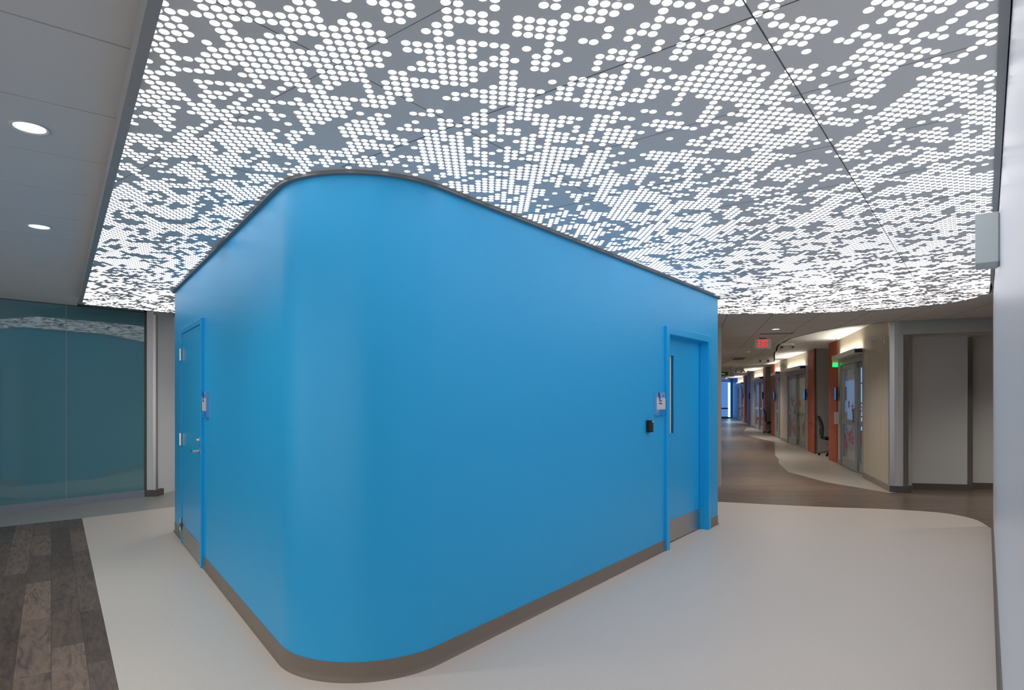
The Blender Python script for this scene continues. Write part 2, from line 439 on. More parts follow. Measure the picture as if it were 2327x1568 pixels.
for c in cells:
    if c in off: continue
    p = O + A*c[0] + B*c[1]; near = p.length < 3.2; nseg = 20 if near else 12
    k = len(verts)
    for q in range(nseg):
        a = 2*PI*q/nseg; verts.append((p.x+.0154*math.cos(a), p.y+.0154*math.sin(a), ZD))
    faces.append(tuple(k+q for q in reversed(range(nseg))))
me = bpy.data.meshes.new('perforation'); me.from_pydata(verts, [], faces); me.materials.append(m_dot)
dots = bpy.data.objects.new('perforation', me); C.objects.link(dots); dots.parent = perf; dots['kind'] = 'stuff'
dots['label'] = 'thousands of small round backlit holes glowing white'
# seams between the sheets
mb = MB()
def seam(c, a0, a1, w, cross=False):
    if cross: P0 = WD*c + WN*a0; P1 = WD*c + WN*a1; d = WN; nn = WD
    else: P0 = WN*c + WD*a0; P1 = WN*c + WD*a1; d = WD; nn = WN
    N = 60; run = None
    for i in range(N):
        q0 = P0 + (P1-P0)*(i/N); q1 = P0 + (P1-P0)*((i+1)/N); mid = (q0+q1)/2
        if inside(tuple(q0), PERF) and inside(tuple(q1), PERF) and not inside(tuple(mid), core_hit):
            h = nn*(w/2)
            mb.prism([tuple(q0-h), tuple(q1-h), tuple(q1+h), tuple(q0+h)], CEIL-.0011, CEIL+.001)
for k in range(8):
    seam(-.576-1.255*k, -1.5, 11, .0045 if k == 0 else .0022)
for k in range(-4, 18):
    seam(1.98 + .62*k, -9, .1, .0035 if k % 4 == 0 else .0012, True)
mb.build('seam', m_seam, perf)

# perimeter trims
def strip(name, pts, w, z0, z1, m, closed=False):
    P = [Vector(p) for p in pts]; a = d_off(P, 0); b = d_off(P, w); mb = MB()
    for i in range(len(P)-1):
        mb.quad_box([(a[i].x,a[i].y,z0),(a[i+1].x,a[i+1].y,z0),(b[i+1].x,b[i+1].y,z0),(b[i].x,b[i].y,z0),
                     (a[i].x,a[i].y,z1),(a[i+1].x,a[i+1].y,z1),(b[i+1].x,b[i+1].y,z1),(b[i].x,b[i].y,z1)])
    return struct(mb.build(name, m))
strip('trim_2', [left_edge(-.05), left_edge(9.4)], .038, CEIL-.006, TILE, m_trim)       # left edge strip (lies left of travel)
strip('trim_3', [wall_pt(.4,.030), wall_pt(7.9,.030), (5.20,6.66), (5.44,7.00)], .028, CEIL-.006, CEIL+.06, m_trim)
far_pts = [(5.43,7.01), (5.50,7.28), (5.53,7.5), (5.45,7.80), (5.25,8.08), (4.96,8.32), (4.5,8.56), (3.96,8.70), (2.98,8.75), (2.0,8.95), (-1,9.05), (-4.4,8.95), (-4.76,8.65), (-5.45,7.84)]
strip('trim_4', far_pts, .02, CEIL-.004, CEIL+.09, m_trim)

# plank ceiling on the left, real boards with a gap between them
PU = Vector((.792,.610)).normalized(); PN = Vector((-PU.y, PU.x))     # along / across the boards
mb = MB()
a0 = 2.65
for k in range(-8, 14):
    c0 = a0 + .70*k - .70 + .0055; c1 = a0 + .70*k - .0055
    P0 = PN*c0 - PU*9; P1 = PN*c0 + PU*8; Q1 = PN*c1 + PU*8; Q0 = PN*c1 - PU*9
    # cut at the strip line and at the glass wall by simple clipping
    poly = [P0, P1, Q1, Q0]
    def clip(poly, pt, nrm):
        out = []
        for i in range(len(poly)):
            a = poly[i]; b = poly[(i+1) % len(poly)]; da = (a-pt).dot(nrm); db = (b-pt).dot(nrm)
            if da <= 0: out.append(a)
            if da*db < 0: out.append(a + (b-a)*(da/(da-db)))
        return out
    ld = Vector((.594,-.8045)).normalized(); ln = Vector((-ld.y, ld.x))     # right/inside of strip
    poly = clip(poly, Vector(left_edge(0)) - ln*.030, ln)
    if len(poly) < 3: continue
    gd = Vector((-.617,-.787)); gn = Vector((gd.y, -gd.x))                  # beyond the glass
    poly = clip(poly, Vector((-5.53,9.29)), gn)
    if len(poly) < 3: continue
    mb.prism([tuple(p) for p in poly], TILE, TILE+.02)
struct(mb.build('ceiling.001', m_tile))
struct(MB().prism([(-16,-6), (26,-6), (26,48), (-16,48)], 2.93, 2.97).build('ceiling.002', m_tilegap))
struct(MB().prism([tuple(Vector(left_edge(-2.2))), tuple(Vector(left_edge(9.4))), (3,-4), (-13,-4), (-13,12)], TILE+.021, TILE+.03).build('ceiling.003', m_tilegap))

# corridor ceiling: tile grid aligned with the corridor
m_grid = mat('corridor_ceiling_tile', (.60,.58,.55), .7)
v = coords(m_grid, math.radians(16.3), loc=(0,0,0))
sx = nd(m_grid, 'ShaderNodeSeparateXYZ'); lk(m_grid, v, sx.inputs[0])
def gridline(src, period, phase, wd):
    ad = nd(m_grid, 'ShaderNodeMath', operation='ADD'); ad.inputs[1].default_value = phase; lk(m_grid, src, ad.inputs[0])
    mo = nd(m_grid, 'ShaderNodeMath', operation='FLOORED_MODULO'); mo.inputs[1].default_value = period; lk(m_grid, ad.outputs[0], mo.inputs[0])
    lt = nd(m_grid, 'ShaderNodeMath', operation='LESS_THAN'); lt.inputs[1].default_value = wd; lk(m_grid, mo.outputs[0], lt.inputs[0]); return lt.outputs[0]
# in rotated coordinates x' = x cos - y sin : perpendicular to the corridor
ca, sa = math.cos(math.radians(16.3)), math.sin(math.radians(16.3))
xp = 3.84*ca - 9.21*sa
g1 = gridline(sx.outputs['X'], .626, -xp + .626*50, .022); g2 = gridline(sx.outputs['Y'], 1.22, .35, .022)
mxm = nd(m_grid, 'ShaderNodeMath', operation='MAXIMUM'); lk(m_grid, g1, mxm.inputs[0]); lk(m_grid, g2, mxm.inputs[1])
lk(m_grid, mixc(m_grid, mxm.outputs[0], (.60,.58,.55), (.40,.38,.36)), bsdf(m_grid).inputs['Base Color'])
Fc = [(5.93,9.66), (5.62,10.4), (5.55,11.2), (5.62,12.4), (6.10,14.1), (6.50,15.1), (6.72,15.6), (6.86,16.0), (7.0,16.4), (8.79,20.6), (9.12,23.3), (9.60,25.6), (9.83,26.25), (11.5,30.2), (11.5,31.5), (12.36,35.35), (13.3,38.5), (15.6,44)]
corr_poly = far_pts[:11] + [(-1,12), (2,16), (10,44.2), (15.6,44.2)] + list(reversed(Fc)) + [(6.0,9.55), (16,5.5), (16,3), (5.75,6.9)]
struct(MB().prism(corr_poly, CEIL, CEIL+.03).build('ceiling.004', m_grid))
strip('trim_5', Fc, -.03, CEIL, COVE, m_fascia)
struct(MB().prism(Fc + [(q[0]+6, q[1]) for q in reversed(S)], COVE, COVE+.03).build('ceiling.005', m_fascia))
struct(MB().prism([(-12,9.9), (-5.2,9.9), (-4.4,8.97), (-1,9.07), (-1,14), (-12,14)], TILE-.0, TILE+.02).build('ceiling.006', m_fascia))

# ------------------------------------------------------------------ enclosing walls
# white wall beside the camera
mb = MB(); W0 = WD*.9 + WN*.062; W1 = WD*9.15 + WN*.062
pts = [W0 + WN*.0, W1 - WD*.06]
for i in range(7):
    a = i/6*PI/2; pts.append(W1 - WD*.06 + WN*.06 + WD*.06*math.sin(a) - WN*.06*math.cos(a))
pts += [W1 + WN*.22, W0 + WN*.22]
o = mb.prism([tuple(p) for p in reversed(pts)], 0, 2.92).build('wall_right', m_whitewall, smooth=True); struct(o)
cove_base('baseboard_right', [[W1 + WN*.0 - WD*.02, W0]], m=m_base, inner=.0, h=.1) if False else None
mb = MB(); mb.quad_box([tuple(W0)+(0,), tuple(W1-WD*.05)+(0,), tuple(W1-WD*.05-WN*.006)+(0,), tuple(W0-WN*.006)+(0,), tuple(W0)+(.10,), tuple(W1-WD*.05)+(.10,), tuple(W1-WD*.05-WN*.003)+(.10,), tuple(W0-WN*.003)+(.10,)])
mb.quad_box([tuple(W0)+(0,), tuple(W1-WD*.05)+(0,), tuple(W1-WD*.05-WN*.022)+(0,), tuple(W0-WN*.022)+(0,), tuple(W0)+(.012,), tuple(W1-WD*.05)+(.012,), tuple(W1-WD*.05-WN*.006)+(.012,), tuple(W0-WN*.006)+(.012,)])
struct(mb.build('baseboard_right', m_base))
struct(MB().slab((16,-4), (-13,-4), 0, 2.92, -.1).build('wall_back', m_offwhite))
struct(MB().slab((-12.5,-4), (-12.5,12), 0, 2.92, -.1).build('wall_left', m_offwhite))
struct(MB().slab((16,-4), (16,12), 0, 2.92, .1).build('wall_right', m_offwhite))

# unseen windows added behind the camera as fill for the left ceiling and walls
def fill_window(num, P, rz, W):
    wr = sroot('window_%d' % num, (P[0], P[1], 0), rz)
    MB().box(0, W, 0, .02, .25, 2.55).build('pane', m_fill_pane, wr)
    mb = MB(); k = int(W/1.4); mb.box(-.05, W+.05, -.05, 0, .19, .25); mb.box(-.05, W+.05, -.05, 0, 2.55, 2.61)
    for i in range(k+1): mb.box(i*W/k-.03, i*W/k+.03, -.05, 0, .25, 2.55)
    mb.build('window_frame', m_alu, wr)
m_fill_pane = emis('fill_window_pane', (.96,.97,1.0), FILL_WINDOW_GLOW)
fill_window(3, (-12.38, -3.0), PI/2, 11.5)
fill_window(4, (-1.0, -3.88), PI, 10.5)

# teal glass wall
GD = Vector((-.617,-.787)).normalized(); GO = Vector((-5.53, 9.29)); grot = math.atan2(-GD.y, -GD.x)   # local x to the right as seen
ga = sroot('wall_left', (GO.x, GO.y, 0), grot)
edges = [0, -1.005, -2.35, -3.70, -5.05, -6.4, -7.75]
for i in range(len(edges)-1):
    MB().box(edges[i+1]+.004, edges[i]-.004, 0, .012, .105, TILE-.012).build('glass_pane', m_glassteal, ga)
mb = MB()
for e in edges[1:-1]: mb.box(e-.004, e+.004, .0015, .010, .105, TILE-.012)
mb.build('glass_joint', m_glassedge, ga)
MB().box(edges[-1], .0, -.006, .03, 0.0, .105).build('base_channel', mat('grey_channel', (.30,.32,.36), .35), ga)
MB().box(-.012, .016, -.008, .03, .0, TILE).build('end_frame', m_basedark, ga)
MB().box(edges[-1], .0, -.004, .03, TILE-.012, TILE).build('top_channel', m_basedark, ga)
struct(MB().slab(tuple(GO + GD*8), tuple(GO + Vector((-.787,.617))*-.04), 0, 2.92, -.05).build('wall_left', m_grey_wall)) if False else None
gback = Vector((GD.y, -GD.x))    # to the far side
gb = Vector((-.787,.617))
MB().box(edges[-1], 0, .04, .10, 0, 2.92).build('backing', m_grey_wall, ga)
# white end pier with its steel corner guard
pier = [(-5.515,9.305), (-5.425,9.330), (-5.43,10.8), (-5.60,10.8)]
struct(MB().prism(pier, 0, 2.9).build('wall_left', m_fascia))
struct(MB().prism([(-5.436,9.320), (-5.392,9.325), (-5.392,9.385), (-5.431,9.39)], .10, 2.75).build('trim_6', m_ss))
struct(MB().prism([(-5.525,9.292), (-5.368,9.312), (-5.368,9.50), (-5.52,9.50)], 0, .10).build('baseboard_left', m_basedark))
struct(MB().box(-7.5, -2.0, 10.8, 10.9, 0, 2.9).build('wall_left', m_cream_wall))
struct(MB().box(-5.40, -2.0, 10.792, 10.8, 0, .10).build('baseboard_left', m_basedark))

# left wall of the corridor, just behind the core
struct(MB().prism([(3.40,10.4), (3.535,10.4), (12.2,44), (10,44)], 0, 2.92).build('wall_left', m_offwhite))
struct(MB().prism([(-2.0,10.8), (-2.0,10.9), (3.4,10.6), (3.40,10.4)], 0, 2.92).build('wall_front', m_offwhite))

# right: end pier, header and shallow recess
struct(MB().prism([(6.00,9.77), (6.085,9.72), (6.22,9.68), (6.60,10.14), (6.5,10.9)], 0, 2.92).build('wall_right', m_offwhite))
struct(MB().prism([(5.985,9.765), (6.045,9.735), (6.06,9.80), (6.01,9.835)], .10, CEIL).build('trim_7', m_ss))
struct(MB().prism([(6.155,9.690), (6.225,9.672), (6.235,9.73), (6.17,9.74)], .10, 2.49).build('trim_8', m_ss))
struct(MB().prism([(5.98,9.755), (6.23,9.66), (6.36,9.80), (6.02,9.84)], 0, .10).build('baseboard_right', m_basedark))
struct(MB().prism([(6.06,9.735), (7.60,9.05), (7.68,9.25), (6.2,9.92)], 2.49, 2.92).build('wall_right', m_sage))
struct(MB().prism([(6.40,10.10), (7.37,9.90), (7.42,10.25), (6.45,10.5)], 0, 2.92).build('wall_right', m_offwhite))
struct(MB().prism([(7.325,9.900), (7.395,9.885), (7.405,9.945), (7.34,9.96)], .10, 2.47).build('trim_9', m_ss))
struct(MB().prism([(6.33,10.10), (7.40,9.875), (7.41,9.95), (6.34,10.16)], 0, .10).build('baseboard_right', m_basedark))
struct(MB().prism([(7.42,10.14), (10.5,9.6), (10.5,9.8), (7.42,10.34)], 0, 2.92).build('wall_right', m_offwhite))
struct(MB().prism([(7.42,10.125), (10.5,9.585), (10.5,9.6), (7.42,10.14)], 0, .10).build('baseboard_right', m_basedark))
struct(MB().prism([(6.2,9.9), (7.7,9.2), (10.5,9.5), (10.5,10.6), (6.3,10.9)], 2.49, 2.53).build('ceiling.007', m_offwhite))

# ------------------------------------------------------------------ doors in the blue core
def local_root(P, xdir, name): return sroot(name, (P.x, P.y, 0), math.atan2(xdir.y, xdir.x))
# right door: local x = RD, origin at near outer edge of its frame, y into the core
P = nr(R_OPEN[0]); d1 = local_root(P, RD, 'door_1'); Wd = R_OPEN[1]-R_OPEN[0]; fw = .075
mb = MB()
mb.box(0, fw, -.012, .15, 0, 2.20); mb.box(Wd-fw, Wd, -.012, .15, 0, 2.20); mb.box(fw, Wd-fw, -.012, .15, 2.125, 2.20)
mb.build('door_frame', m_blue_frame, d1, bevel=.003)
mb = MB(); mb.box(fw, fw+.016, .055, .09, 0, 2.11); mb.box(Wd-fw-.016, Wd-fw, .055, .09, 0, 2.11); mb.box(fw, Wd-fw, .055, .09, 2.11, 2.126)
mb.build('door_stop', m_blue_frame, d1, bevel=.002)
x0, x1 = fw+.004, Wd-fw-.008
# leaf with a cut-out for the vision lite
lx0, lx1, lz0, lz1 = .20, .412, 1.13, 1.93
mb = MB(); mb.box(x0, lx0, .092, .137, .012, 2.118); mb.box(lx1, x1, .092, .137, .012, 2.118); mb.box(lx0, lx1, .092, .137, .012, lz0); mb.box(lx0, lx1, .092, .137, lz1, 2.118)
leaf = mb.build('door_leaf', m_blue_door, d1)
mb = MB(); e = .02
mb.box(lx0-e, lx0, .084, .1, lz0-e, lz1+e); mb.box(lx1, lx1+e, .084, .1, lz0-e, lz1+e); mb.box(lx0, lx1, .084, .1, lz0-e, lz0); mb.box(lx0, lx1, .084, .1, lz1, lz1+e)
mb.build('vision_frame', m_blue_door, leaf, bevel=.002)
MB().box(lx0, lx1-.024, .105, .112, lz0, lz1).build('vision_glass', mat('pale_blinded_glass', (.80,.76,.72), .35), leaf)
MB().box(lx1-.024, lx1, .104, .113, lz0, lz1).build('glazing_bead', m_black, leaf)
MB().box(x0+.005, x1-.005, .0895, .092, .015, .235).build('kick_plate', m_ss, leaf)
MB().lathe([(.013,0),(.013,-.010),(.010,-.012)], c=(.29,.092,1.02), axis='y').build('lock_cylinder', m_black, leaf)
# the room side of the opening is closed by a dark lining
MB().box(0, Wd, .15, .16, 0, 2.2).build('lining', m_basedark, d1)

# left door: local x towards the nose, origin at the far outer edge
P = nl(L_OPEN[1]); d2 = local_root(P, -LD, 'door_2'); Wd = L_OPEN[1]-L_OPEN[0]; fw = .052
mb = MB(); mb.box(0, fw, -.014, .14, 0, 2.20); mb.box(Wd-fw, Wd, -.014, .14, 0, 2.20); mb.box(fw, Wd-fw, -.014, .14, 2.148, 2.20)
mb.build('door_frame', m_blue_frame, d2, bevel=.003)
x0, x1 = fw+.003, Wd-fw-.003
leaf = MB().box(x0, x1, -.006, .040, .012, 2.145).build('door_leaf', m_blue_door, d2)
MB().box(x0+.005, x1-.005, -.0085, -.006, .018, .20).build('kick_plate', m_ss, leaf)
for z in (.20, 1.07, 1.94):
    mb = MB().tube([(x0-.002,-.022,z-.062), (x0-.002,-.022,z+.062)], .010, 12)
    mb.box(x0-.030, x0-.002, -.0155, -.012, z-.06, z+.06); mb.box(x0, x0+.028, -.0085, -.005, z-.06, z+.06)
    mb.build('hinge', m_chrome, d2, smooth=True)
hx = x1-.07
h = MB().lathe([(.026,-.006),(.026,-.014),(.012,-.017),(.010,-.058)], c=(hx,0,1.02), axis='y')
h.tube([(hx,-.058,1.02), (hx-.02,-.060,1.02), (hx-.115,-.056,1.02)], .009, 12)
h.build('door_handle', m_chrome, leaf, smooth=True)
MB().lathe([(.020,-.006),(.020,-.012),(.014,-.016),(.012,-.03)], c=(hx,0,1.118), axis='y').build('lock_cylinder', m_chrome, leaf, smooth=True)
MB().box(x1+.0005, x1+.003, -.0145, .0, .98, 1.10).build('strike_plate', m_basedark, d2)
MB().box(x0+.0, x0+.045, -.03, -.0085, .175, .215).build('door_stop', m_basedark, leaf, bevel=.006)
MB().box(0, Wd, .14, .15, 0, 2.2).build('lining', m_basedark, d2)

# ------------------------------------------------------------------ signs and card reader on the core
def to_front(x, z, y=-.0):       # text lies in local xz plane, facing -y
    return Matrix.Translation((x, y, z)) @ Matrix.Rotation(PI/2, 4, 'X')
def room_sign(P, xdir, label, lines, w=.20, hh=.215):
    t = thing('room_sign', label, 'sign', (P.x, P.y, 1.438), math.atan2(xdir.y, xdir.x), None)
    y0 = -.002; w2 = w/2; h2 = hh/2
    MB().box(-w2, w2, y0-.006, .016, -h2, h2).build('backplate', m_signpale, t, bevel=.001)
    MB().box(-w2, w2, y0-.010, y0-.006, -h2+.053, h2-.052).build('name_panel', m_signwhite, t, bevel=.0008)
    MB().box(-w2, -w2+.05, y0-.010, y0-.006, h2-.052, h2-.042).build('name_panel', m_signwhite, t)
    MB().box(-w2+.065, w2, y0-.0085, y0-.006, -h2, -h2+.053).build('lower_panel', m_signblue, t)
    # fish-shaped dark blue emblem hanging over the panel's top left corner
    pts = []
    for i in range(24):
        a = 2*PI*i/24; pts.append((-w2+.052 + .017*math.cos(a) + .012*math.sin(a)*-1, h2-.034 + .040*math.sin(a)))
    k = MB(); b = 0; k.v = [(x, y0-.0125, z) for x, z in pts] + [(x, y0-.010, z) for x, z in pts]; nn = len(pts)
    k.f = [tuple(range(nn)), tuple(range(2*nn-1, nn-1, -1))] + [(i, (i+1) % nn, nn+(i+1) % nn, nn+i) for i in range(nn)]; k.m = [0]*len(k.f)
    k.build('emblem', m_signdark, t)
    mb = MB()
    for i in range(3):
        mb.box(w2-.055, w2-.025, y0-.0072, y0-.006, h2-.030-.004*i, h2-.026-.004*i)
    MB().box(-w2+.014, -w2+.05, y0-.0072, y0-.006, -h2+.012, -h2+.024).build('corner_print', m_signdark, t)
    mb.build('braille_line', mat('sign_slate', (.05,.13,.22), .5), t)
    for i, s in enumerate(lines):
        text_mesh('lettering', s, .024, m_text, t, M=to_front(-.022 + (.0 if len(lines) > 1 else 0), .030-.026*i, y0-.0108), align='CENTER')
    return t
room_sign(nr(-.157) + Vector((-RD.y, RD.x))*-.0, RD, 'blue and white room sign right of centre, above the black card reader', ['Soiled', 'Holding'])
room_sign(nl(-.075), -LD, 'blue and white room sign beside the left blue door with the lever handle', ['Utility'], w=.17)
P = nr(-.412); cr = thing('card_reader', 'small black keypad card reader on the blue wall below the right room sign', 'card reader', (P.x, P.y, 1.233), math.atan2(RD.y, RD.x))
MB().box(-.036, .036, -.030, .014, -.056, .056).build('reader_body', m_black, cr, bevel=.006, seg=3)
MB().box(.004, .030, -.0315, -.030, .034, .050).build('indicator_window', m_signwhite, cr)
mb = MB()
for i in range(4):
    for j in range(3): mb.box(-.004+.011*j, .001+.011*j, -.0308, -.030, .012-.014*i, .017-.014*i)
mb.build('keypad_print', mat('reader_print', (.25,.24,.24), .5), cr)

# ------------------------------------------------------------------ pale box high on the white wall
P = WD*4.55 + WN*.062
bx = thing('wall_speaker_box', 'pale grey wall-mounted box high on the white wall at the far right', 'wall box', (P.x, P.y, 2.43), math.atan2(WD.y, WD.x))
MB().box(-.02, .22, .006, .115, -.145, .145).build('cover', mat('pale_box_enamel', (.55,.60,.60), .4), bx, bevel=.004)
MB().box(-.012, .212, -.0005, .006, -.138, .138).build('mounting_plate', m_trim, bx)

# ------------------------------------------------------------------ downlights
def downlight(x, y, z, r, label, group=None, em=m_lamp, power=60, col=(1,.97,.92)):
    t = thing('recessed_downlight', label, 'ceiling light', (x, y, z), 0, group)
    MB().lathe([(r,.012),(r,-.003),(r*.93,-.006),(r*.80,-.002),(r*.78,.010)], n=36).build('trim_ring', m_lensring, t, smooth=True)
    MB().lathe([(r*.79,.004),(r*.79,.0),(.001,-.001)], n=36).build('lens', em, t)
    ld_ = bpy.data.lights.new('lamp', 'SPOT'); ld_.energy = power; ld_.color = col; ld_.spot_size = math.radians(140); ld_.spot_blend = .9; ld_.shadow_soft_size = r*.8
    lo_ = bpy.data.objects.new('lamp', ld_); C.objects.link(lo_); lo_.parent = t; lo_.location = (0, 0, -.012)
    return t
downlight(-2.288, 2.923, TILE, .080, 'larger, nearer round downlight in the grey plank ceiling at upper left')
downlight(-3.545, 4.62, TILE, .080, 'farther round downlight in the grey plank ceiling, above the teal glass wall')
downlight(4.59, 10.72, CEIL, .075, 'round downlight in the corridor ceiling just before the exit sign', power=190)
downlight(6.16, 16.04, CEIL, .045, 'tiny distant round downlight in the corridor ceiling behind the exit sign', power=190)
for i, (x, y) in enumerate(((8.2,22.5), (10.2,29.5), (12.6,37.5))):  # extra downlights added to brighten the far corridor
    downlight(x, y, CEIL, .07, ('added downlight in the corridor ceiling nearest the hanging display board', 'added downlight midway down the far corridor ceiling', 'farthest added corridor downlight before the blue end wall')[i], power=(260,260,200)[i])
downlight(8.3, 7.6, CEIL, .075, 'added unseen fill downlight in the side passage behind the white wall at right', power=260)  # hidden lamp added to light the recess walls at right
downlight(-3.2, 9.75, TILE, .075, 'added unseen fill downlight in the passage behind the far left corner of the blue core', power=110)  # hidden lamp added to light the cream wall at left
# air vents in the corridor ceiling, one a slot beside the exit sign
def air_vent(x, y, rz, label, L=.6, W=.16):
    t = thing('air_vent', label, 'air vent', (x, y, CEIL), rz, None)
    mb = MB(); mb.box(-L/2, L/2, -W/2, -W/2+.02, -.006, .0); mb.box(-L/2, L/2, W/2-.02, W/2, -.006, 0); mb.box(-L/2, -L/2+.02, -W/2, W/2, -.006, 0); mb.box(L/2-.02, L/2, -W/2, W/2, -.006, 0)
    mb.build('frame', m_trim, t)
    mb = MB()
    for i in range(5): mb.box(-L/2+.02, L/2-.02, -W/2+.03+i*.025, -W/2+.042+i*.025, -.004, 0)
    mb.build('slat', m_trimd, t)
    MB().box(-L/2+.02, L/2-.02, -W/2+.02, W/2-.02, -.0012, -.0002).build('backing', m_seam, t)
crz = math.radians(-16.3)
air_vent(6.95, 18.9, crz, 'dark square return air vent in the corridor ceiling beyond the exit sign', .36, 1.2)
air_vent(4.92, 11.45, crz, 'grey slot air vent in the corridor ceiling in front of the exit sign', .60, .24)

# ------------------------------------------------------------------ exit sign
ex = thing('exit_sign', 'white ceiling-hung exit sign with glowing red EXIT letters', 'exit sign', (4.93, 12.1, 2.5495), math.radians(-4))
MB().box(-.152, .152, -.012, .012, -.093, .093).build('sign_panel', mat('exit_face', (.85,.85,.88), .35), ex, bevel=.003)
MB().box(-.06, .06, -.03, .03, .100, .114).build('canopy', m_black, ex); MB().box(-.05, .05, -.02, .02, .093, .100).build('stem', m_white, ex); MB().box(-.065, .065, -.035, .035, .114, .136).build('ceiling_mount', m_white, ex)
text_mesh('letters', 'EXIT', .205, m_exitred, ex, M=to_front(-.002, .0, -.014), bold=.001, sx=.46)

# ------------------------------------------------------------------ ceiling devices
def sprinkler(x, y, z, label, group=None):
    t = thing('fire_sprinkler', label, 'sprinkler', (x, y, z), 0, group)
    MB().lathe([(.04,0),(.04,-.006),(.018,-.012)], n=16).build('escutcheon', m_white, t)
    mb = MB().lathe([(.008,-.01),(.008,-.04),(.020,-.045),(.020,-.048)], n=12); mb.build('deflector', m_chrome, t)
def twin_lamp(x, y, label, rz):
    t = thing('emergency_light', label, 'emergency light', (x, y, CEIL), rz)
    MB().box(-.14, .14, -.04, .04, -.05, 0).build('housing', m_white, t, bevel=.005)
    for s in (-.11, .11):
        hd = MB().lathe([(.028,-.07),(.040,-.02),(.040,0)], n=16, c=(s,-.01,-.085), axis='y'); hd.build('lamp_head', m_trim, t, smooth=True)
        MB().lathe([(.022,-.0715),(.022,-.0705)], n=16, c=(s,-.01,-.085), axis='y').build('lens', m_black, t)
twin_lamp(6.05, 13.55, 'nearer twin-head emergency light on the corridor ceiling right of the exit sign', crz)
twin_lamp(7.65, 18.7, 'farther twin-head emergency light on the corridor ceiling below and right of the exit sign', crz)
twin_lamp(9.7, 26.4, 'most distant twin-head emergency light above the far corridor', crz)
sprinkler(8.20, 17.1, COVE, 'sprinkler in the bright ceiling cove over the second glass door')
sprinkler(7.05, 13.4, COVE, 'sprinkler in the bright ceiling cove beside the nearest orange cabinet')
sprinkler(10.4, 26.2, COVE, 'sprinkler in the ceiling cove over the far pink-lit door')
# sidewall device on the ash panel
P0 = Vector(S[0]); P1 = Vector(S[1]); dd = (P1-P0).normalized()
def wall_rot(i, j):
    d = (Vector(S[i])-Vector(S[j])).normalized(); return math.atan2(d.y, d.x)       # local x towards the camera
P = P0 + dd*.36
sw = thing('sidewall_sprinkler', 'chrome sidewall sprinkler on an oval plate on the pale ash panel', 'sprinkler', (P.x, P.y, 2.46), wall_rot(0,1))
o = MB().lathe([(.045,0),(.045,-.006),(.02,-.012)], n=20, axis='y').build('wall_plate', m_white, sw, smooth=True); o.scale = (1,1,1.6)
MB().lathe([(.014,-.01),(.014,-.035),(.030,-.038),(.030,-.044)], n=16, axis='y').build('nozzle', m_chrome, sw)
MB().lathe([(.008,0),(.008,-.004)], n=10, c=(0,0,-.13), axis='y').build('screw_cap', m_black, sw)

# ------------------------------------------------------------------ corridor right wall
def inward(i, j):
    d = (Vector(S[j])-Vector(S[i])).normalized(); return Vector((d.y, -d.x))
def wall_panel(i, j, z0, z1, m, th=.14, name='wall_right'):
    return struct(MB().slab(S[i], S[j], z0, z1, th).build(name, m))
OPH = 2.40
wall_panel(0, 1, 0, 2.92, m_wood); wall_panel(1, 2, OPH, 2.92, m_wood); wall_panel(2, 3, 0, 2.92, m_wood)
wall_panel(6, 7, 0, 2.92, m_wood); wall_panel(7, 8, OPH, 2.92, m_wood); wall_panel(8, 9, 0, 2.92, m_wood); wall_panel(9, 10, OPH, 2.92, m_wood)
wall_panel(13, 14, OPH, 2.92, m_wood); wall_panel(14, 15, 0, 2.92, m_wood); wall_panel(15, 16, 0, 2.92, m_wood); wall_panel(19, 20, OPH, 2.92, m_wood)
m_bluewall = mat('light_blue_wall_paint', (.10,.28,.60), .5)
wall_panel(20, 21, 0, 2.92, m_bluewall)
def base_run(i, j):
    d = (Vector(S[j])-Vector(S[i])).normalized(); nrm = Vector((-d.y, d.x))*.012
    a = Vector(S[i]); b = Vector(S[j])
    struct(MB().prism([tuple(a+nrm), tuple(a), tuple(b), tuple(b+nrm)], 0, .10).build('baseboard_right', m_base))
for i, j in ((0,1), (2,3), (8,9), (14,15), (15,16), (20,21)): base_run(i, j)
# niches between the orange cabinets
def niche(i, j, depth=1.3):
    n_ = inward(i, j); a = Vector(S[i]) + n_*.02; b = Vector(S[j])
    d = (Vector(S[j])-Vector(S[i])).normalized()
    struct(MB().prism([tuple(b + n_*.022), tuple(b + Vector((.97,-.10)).normalized()*depth), tuple(b + d*.1 + n_*depth), tuple(b + d*.1 + n_*.022)], 0, 2.92).build('wall_right', m_grey_wall))
    struct(MB().prism([tuple(a + n_*depth - d*.1), tuple(b + n_*depth), tuple(b + n_*(depth+.1)), tuple(a + n_*(depth+.1) - d*.1)], 0, 2.92).build('wall_right', m_grey_wall))
    struct(MB().prism([tuple(a - d*.1 + n_*.1), tuple(a + n_*.1 - d*.02), tuple(a + n_*depth - d*.02), tuple(a - d*.1 + n_*depth)], 0, 2.92).build('wall_right', m_grey_wall))
niche(4, 5); niche(11, 12); niche(17, 18)
struct(MB().prism([(S[5][0]-.004,S[5][1]-.02), (S[5][0]+.03,S[5][1]-.02), (S[5][0]+.03,S[5][1]+.02), (S[5][0]-.004,S[5][1]+.02)], 0, COVE).build('trim_10', m_basedark))

